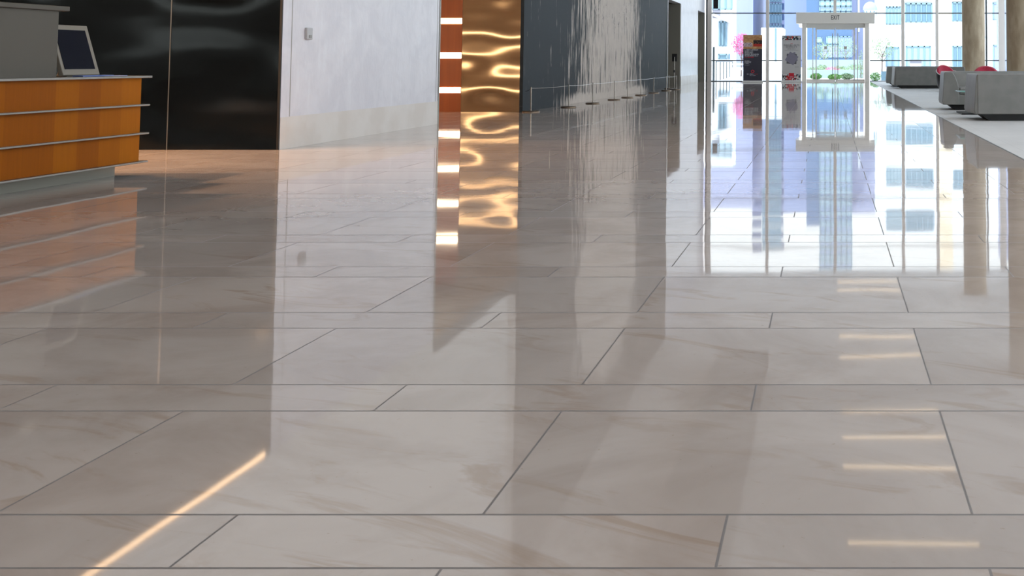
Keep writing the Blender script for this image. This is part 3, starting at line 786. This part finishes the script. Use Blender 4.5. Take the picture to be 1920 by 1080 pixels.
# ------------------------------------------------------------------ outside
struct('ground', add_box(mb(), -120, 120, YF + 0.3, 320, -0.35, -0.05), M['x_ground'], 'sunlit plaza paving')
struct('ground_right', add_box(mb(), XR + 0.3, 120, YB - 30, YF + 0.3, -0.35, -0.05), M['x_ground'])
def ax(x, Y): return (x - HX) * Y / F
def az(y, Y): return EYE + (HY - y) * Y / F
GZ = -0.05
def building(name, label, x0, x1, top, Y, m, wins=(), depth=14.0, cat='building', rows=None):
    t = thing(name, label, cat, ((x0 + x1) / 2, Y, GZ))
    cx = (x0 + x1) / 2
    obj('wall', add_box(mb(), x0 - cx, x1 - cx, 0, depth, 0.0, top - GZ), M[m], t)
    for w in wins:
        a, b, c, d, mm, nv = w   # x0, x1, z0, z1, glass, number of vertical bars
        p = obj('window', add_box(mb(), a - cx, b - cx, -0.06, -0.005, c - GZ, d - GZ), M[mm], t)
        if nv is not None:
            f = mb(); k = 0.02 + 0.0004 * Y
            for i in range(nv + 2):
                xx = a - cx + (b - a) * i / (nv + 1); add_box(f, xx - k, xx + k, -0.12, -0.065, c - GZ, d - GZ)
            add_box(f, a - cx, b - cx, -0.12, -0.065, d - GZ - 2 * k, d - GZ); add_box(f, a - cx, b - cx, -0.12, -0.065, c - GZ, c - GZ + k)
            obj('frame', f, M['x_frame'] if nv < 12 else M['x_white'], p)
    return t
def P(x0, x1, y0, y1, Y, mm, nv=None):
    return (ax(x0, Y), ax(x1, Y), az(y1, Y), az(y0, Y), mm, nv)
Y = 62.0
lb = building('office_building', 'white corner building with narrow teal windows, left behind the handrail', ax(1250, Y), ax(1375, Y), 5.6, Y, 'x_white',
         [P(1349, 1362, 40, 87, Y, 'x_teal', 1), P(1348, 1363, 101, 111, Y, 'x_teal', 0), P(1366, 1369, 101, 111, Y, 'x_teal'),
          P(1336, 1372, -10, 18, Y, 'x_teal2', 2), P(1336, 1350, -8, 34, Y, 'x_grey')], 2.0)
Y = 58.0
cn = mb(); add_prism(cn, [(ax(1320, Y), az(18, Y)), (ax(1363, Y), az(36, Y)), (ax(1363, Y), az(41, Y)), (ax(1320, Y), az(23, Y))], 'y', Y, Y + 3.99)
cn = obj('canopy', shift(cn, -lb.location.x, -lb.location.y, -lb.location.z), M['x_white'], lb)
Y = 150.0
building('tower', 'tall pale lavender tower block left of the banner', ax(1290, Y), ax(1412, Y), 21, Y, 'x_lav', [], 30)
Y = 185.0
building('tower', 'grey tower with rows of navy windows and glazed teal bay', ax(1412, Y), ax(1471, Y), 27, Y, 'x_lav',
         [P(1412, 1429, 4 - 20 * k, 16 - 20 * k, Y, 'x_navy') for k in range(-2, 12)] +
         [P(1431, 1465, 6 - 20 * k, 24 - 20 * k, Y, 'x_teal', 5) for k in range(-2, 12)] +
         [P(1466, 1470, 6 - 20 * k, 18 - 20 * k, Y, 'x_navy') for k in range(-2, 12)], 30)
Y = 145.0
building('tower', 'plain blue-grey tower wall left of the EXIT header', ax(1471, Y), ax(1519, Y), 21, Y, 'x_lav2', [], 30)
Y = 120.0
building('tower', 'deep blue glass tower above and behind the entrance doors', ax(1512, Y), ax(1597, Y), 19.0, Y, 'x_blue',
         [P(1537, 1596, 1 - 21 * k, 11 - 21 * k, Y, 'x_teal2', 5) for k in range(-1, 14)] +
         [P(1537, 1596, 12 - 21 * k, 21 - 21 * k, Y, 'x_lav2', 5) for k in range(-1, 14)] +
         [P(1531, 1541, 70, 80, Y, 'x_teal2', 0), P(1550, 1572, 68, 82, Y, 'x_teal2', 1), P(1574, 1596, 68, 108, Y, 'x_lav2', 2), P(1541, 1572, 84, 108, Y, 'x_lav', 2)], 30)
Y = 130.0
building('tower', 'pale lavender tower right of the blue glass one', ax(1597, Y), ax(1648, Y), 19, Y, 'x_lav', [P(1608, 1612, -60, 60, Y, 'x_white')], 30)
Y = 75.0
building('low_building', 'low white building between the banners with teal joint', ax(1427, Y), ax(1468, Y), az(52, Y), Y, 'x_white', [P(1453, 1456, 53, 115, Y, 'x_teal')], 4)
Y = 66.0
dm = thing('domed_kiosk', 'pale kiosk with light blue dome right of the EXIT header', 'kiosk', (ax(1634, Y), Y + 2, GZ))
rr = 14 * Y / F
pr = [(rr * 0.86, 0.0), (rr * 0.86, az(16, Y) - GZ)]
obj('drum', add_lathe(mb(), pr, 32), M['x_white'], dm, smooth=True)
z0 = az(16, Y) - GZ
obj('dome', add_lathe(mb(), [(rr, z0), (rr, z0 + 0.03)] + [(rr * math.cos(a), z0 + 0.03 + rr * 1.1 * math.sin(a)) for a in [PI / 2 * i / 9 for i in range(1, 9)]] + [(0.01, z0 + 0.03 + rr * 1.1)], 32), M['x_plant'], dm, smooth=True)
for i in range(5):
    a = PI + PI * (i + 0.5) / 5
    o = obj('window', add_box(mb(), -0.05, 0.05, -0.02, 0.02, z0 - 0.42, z0 - 0.08), M['x_teal'], dm)
    o.location = (rr * 0.86 * math.cos(a), rr * 0.86 * math.sin(a), 0); o.rotation_euler.z = a + PI / 2
Y = 70.0
rb = building('office_building', 'bright white stone building with wide windows behind the far sofas', ax(1655, Y), ax(1990, Y), 11.5, Y, 'x_white',
         [P(1698, 1747, 6, 42, Y, 'x_teal', 4), P(1662, 1688, 12, 46, Y, 'x_teal2', 3), P(1699, 1744, 86, 126, Y, 'x_teal2', 3), P(1662, 1685, 88, 126, Y, 'x_teal2', 1),
          P(1786, 1803, 4, 40, Y, 'x_teal', 1), P(1786, 1803, 86, 130, Y, 'x_teal', 1), P(1862, 1873, 5, 38, Y, 'x_lav', 0), P(1862, 1873, 84, 130, Y, 'x_lav', 0),
          P(1698, 1747, -74, -38, Y, 'x_teal', 4), P(1662, 1688, -70, -34, Y, 'x_teal2', 3), P(1786, 1803, -76, -40, Y, 'x_teal', 1),
          P(1698, 1747, -154, -118, Y, 'x_teal', 4), P(1662, 1688, -150, -114, Y, 'x_teal2', 3)], 12)
bb = mb()
for y_ in (68, 3, -78): add_box(bb, -ax(1990, Y) / 2 + ax(1655, Y) / 2, ax(1990, Y) / 2 - ax(1655, Y) / 2, -0.14, 0.0, az(y_, Y) - GZ, az(y_ - 2, Y) - GZ)
obj('ledge', bb, M['x_white'], rb)
Y = 56.0
tag(obj('stone_pier', add_box(mb(), ax(1760.5, Y), ax(1784.5, Y), Y, Y + 1.4, GZ, 11.0), M['x_cream']), 'cream limestone pier outside beside the left column', 'pier')
Y = 50.0
tag(obj('stone_pier', add_box(mb(), ax(1875, Y), ax(1900, Y), Y, Y + 1.0, GZ, 9.0), M['x_lav']), 'pale blue-grey pier outside between the two columns', 'pier')

# handrail outside left
hr = thing('handrail', 'dark metal handrail outside the left window corner', 'railing', (0, 0, 0))
hp = [(1343, 46.0), (1351, 48.5), (1357, 51), (1363, 54), (1368.5, 57), (1373.5, 60)]
tops = []
for x_, Y_ in hp:
    X_ = ax(x_, Y_); tops.append((X_, Y_, 0.86)); obj('post', add_cyl(mb(), (X_, Y_, GZ), (X_, Y_, 0.86), 0.024, n=8), M['rail'], hr)
obj('top_rail', add_tube(mb(), tops, 0.028), M['rail'], hr)
b = mb()
for zz in (0.25, 0.5): add_tube(b, [(p[0], p[1], zz) for p in tops], 0.008, 5)
obj('lower_rail', b, M['rail'], hr)
Y = 47.0
tag(obj('info_totem', add_box(mb(), ax(1336.5, Y), ax(1340, Y), Y, Y + 0.12, GZ, az(88, Y)), M['rail']), 'slim dark totem sign outside the left window corner', 'sign')
Y = 55.0
bn = thing('garden_bench', 'white slatted bench frame outside, left of the charcoal banner', 'bench', (ax(1385, Y), Y, GZ))
obj('seat', add_box(mb(), -0.38, 0.38, 0, 0.5, az(131, Y) - GZ, az(127, Y) - GZ), M['x_white'], bn)
obj('backrest', add_box(mb(), -0.38, 0.38, 0.5, 0.56, az(122, Y) - GZ, az(119, Y) - GZ), M['x_white'], bn)
for sx in (-0.34, 0.34):
    for sy in (0.04, 0.46):
        obj('leg', add_box(mb(), sx - 0.03, sx + 0.03, sy - 0.03, sy + 0.03, 0, az(131, Y) - GZ), M['x_white'], bn)
Y = 50.5
ub = thing('utility_box', 'small white cabinet with grey top outside, behind the far sofa', 'cabinet', (ax(1717, Y), Y, GZ))
obj('body', add_box(mb(), -0.27, 0.27, 0, 0.4, 0, az(118.5, Y) - GZ), M['x_white'], ub)
obj('lid', add_box(mb(), -0.29, 0.29, -0.02, 0.42, az(118.5, Y) - GZ, az(112, Y) - GZ), M['x_grey'], ub)

# planting
def foliage(n, fn, size):
    b = mb()
    for _ in range(n):
        p = Vector(fn()); q = Matrix.Rotation(random.uniform(0, 6.28), 3, Vector((random.uniform(-1, 1), random.uniform(-1, 1), random.uniform(-1, 1))).normalized())
        s = size * random.uniform(0.6, 1.3)
        vs = [b.verts.new(p + q @ Vector(v) * s) for v in ((-0.5, 0, 0), (0, -0.3, 0.08), (0.5, 0, 0), (0, 0.3, 0.08))]
        b.faces.new(vs)
    return b
def ball(cx, cy, cz, rx, ry, rz):
    def f():
        while True:
            a, b_, c = (random.uniform(-1, 1) for _ in range(3))
            if 0.1 < a * a + b_ * b_ + c * c < 1: return (cx + a * rx, cy + b_ * ry, cz + c * rz)
    return f
def tree(x, y, h, r, cm, lab, name='tree', n=900, size=0.16, cz=None, rz=None, group=None):
    t = thing(name, lab, 'tree', (x, y, GZ), group=group)
    b = mb(); add_cyl(b, (0, 0, 0), (0.03, 0, h * 0.45), 0.05, 0.035, 8)
    for k in range(7):
        a = k * 2.4; add_cyl(b, (0.02, 0, h * (0.35 + 0.03 * k)), (r * 0.7 * math.cos(a), r * 0.7 * math.sin(a), h * (0.62 + 0.05 * k)), 0.022, 0.008, 6)
    obj('trunk', b, M['bark'], t)
    obj('foliage', foliage(n, ball(0, 0, cz or h * 0.72, r, r, rz or h * 0.32), size), M[cm], t)
Y = 66.0
tree(ax(1390, 60), 60, az(60, 60), 0.6, 'pink', 'pink blossoming tree beside the charcoal banner', 'blossom_tree', 1000, 0.10, cz=1.95, rz=0.7)
tree(ax(1653, 58), 58, az(66, 58), 0.75, 'leaf2', 'pale young tree outside right of the entrance', n=420, size=0.11, cz=1.7, rz=0.75)
tree(ax(1545, 90), 90, az(78, 90), 1.1, 'leaf2', 'pale tree seen through the left door leaf', n=420, size=0.14)
tree(ax(1585, 92), 92, az(74, 92), 1.2, 'leaf2', 'pale tree seen through the right door leaf', n=420, size=0.14)
def shrub(x, y, rx, h, cm, lab, name='shrub', n=500, size=0.07, ry=None):
    t = thing(name, lab, 'shrub', (x, y, GZ))
    obj('foliage', foliage(n, ball(0, 0, h * 0.5, rx, ry or rx, h * 0.52), size), M[cm], t)
    b = mb()
    for k in range(5): add_cyl(b, (0.05 * k - 0.1, 0, 0), (rx * 0.6 * math.cos(k * 1.3), rx * 0.5 * math.sin(k * 1.3), h * 0.7), 0.012, 0.006, 5)
    obj('stem', b, M['bark'], t)
shrub(ax(1641, 46), 46, 0.28, 0.42, 'leaf', 'round green shrub outside right of the entrance', n=900, size=0.055)
shrub(ax(1561, 60), 60, 0.55, 0.60, 'pink', 'pale pink flower bed seen through the doors', 'flower_bed', 700, 0.06, 0.3)
shrub(ax(1536, 57), 57, 0.45, 0.55, 'leaf2', 'pale green shrub seen through the left sidelight', n=500, size=0.07)
shrub(ax(1590, 57), 57, 0.5, 0.62, 'leaf2', 'pale green shrub seen through the right door leaf', n=500, size=0.07)
shrub(ax(1615, 52), 52, 0.18, 1.5, 'leaf2', 'tall thin climbing plant behind the right door jamb', n=350, size=0.06)
for k, (Y_, y0, y1, lab) in enumerate(((70, 112, 118, 'long pale blue planter wall farther from the doors'), (54, 131, 137, 'long pale blue planter wall nearer the doors'))):
    tag(obj('planter_wall', add_box(mb(), ax(1512, Y_), ax(1628, Y_), Y_, Y_ + 0.5, GZ, az(y0, Y_)), M['x_plant']), lab, 'planter')
for k, (x_, Y_, w_, h_, cm, lab) in enumerate(((1524, 66, .5, .55, 'leaf2', 'pale shrub before the far planter wall, leftmost'), (1541, 65, .5, .7, 'leaf2', 'pale shrub before the far planter wall, left of the pink bed'),
        (1576, 65, .5, .65, 'leaf2', 'pale shrub before the far planter wall, right of the pink bed'), (1603, 66, .6, .75, 'leaf2', 'pale shrub before the far planter wall, rightmost'),
        (1530, 50, .3, .32, 'leaf', 'low green clump near the left sidelight'), (1565, 49, .35, .3, 'leaf', 'low green clump behind the door meeting line'), (1588, 50, .35, .32, 'leaf2', 'low pale clump behind the right door leaf'))):
    shrub(ax(x_, Y_), Y_, w_, h_, cm, lab, n=900, size=0.08)
Y = 48.0
pb = thing('concrete_planter', 'dark square planter beside the round green shrub', 'planter', (ax(1657, Y), Y, GZ))
obj('tub', add_box(mb(), -0.13, 0.13, -0.13, 0.13, 0, az(134, Y) - GZ), M['x_frame'], pb)
obj('soil', add_box(mb(), -0.11, 0.11, -0.11, 0.11, az(134, Y) - GZ, az(134, Y) - GZ + 0.01), M['x_soil'], pb)
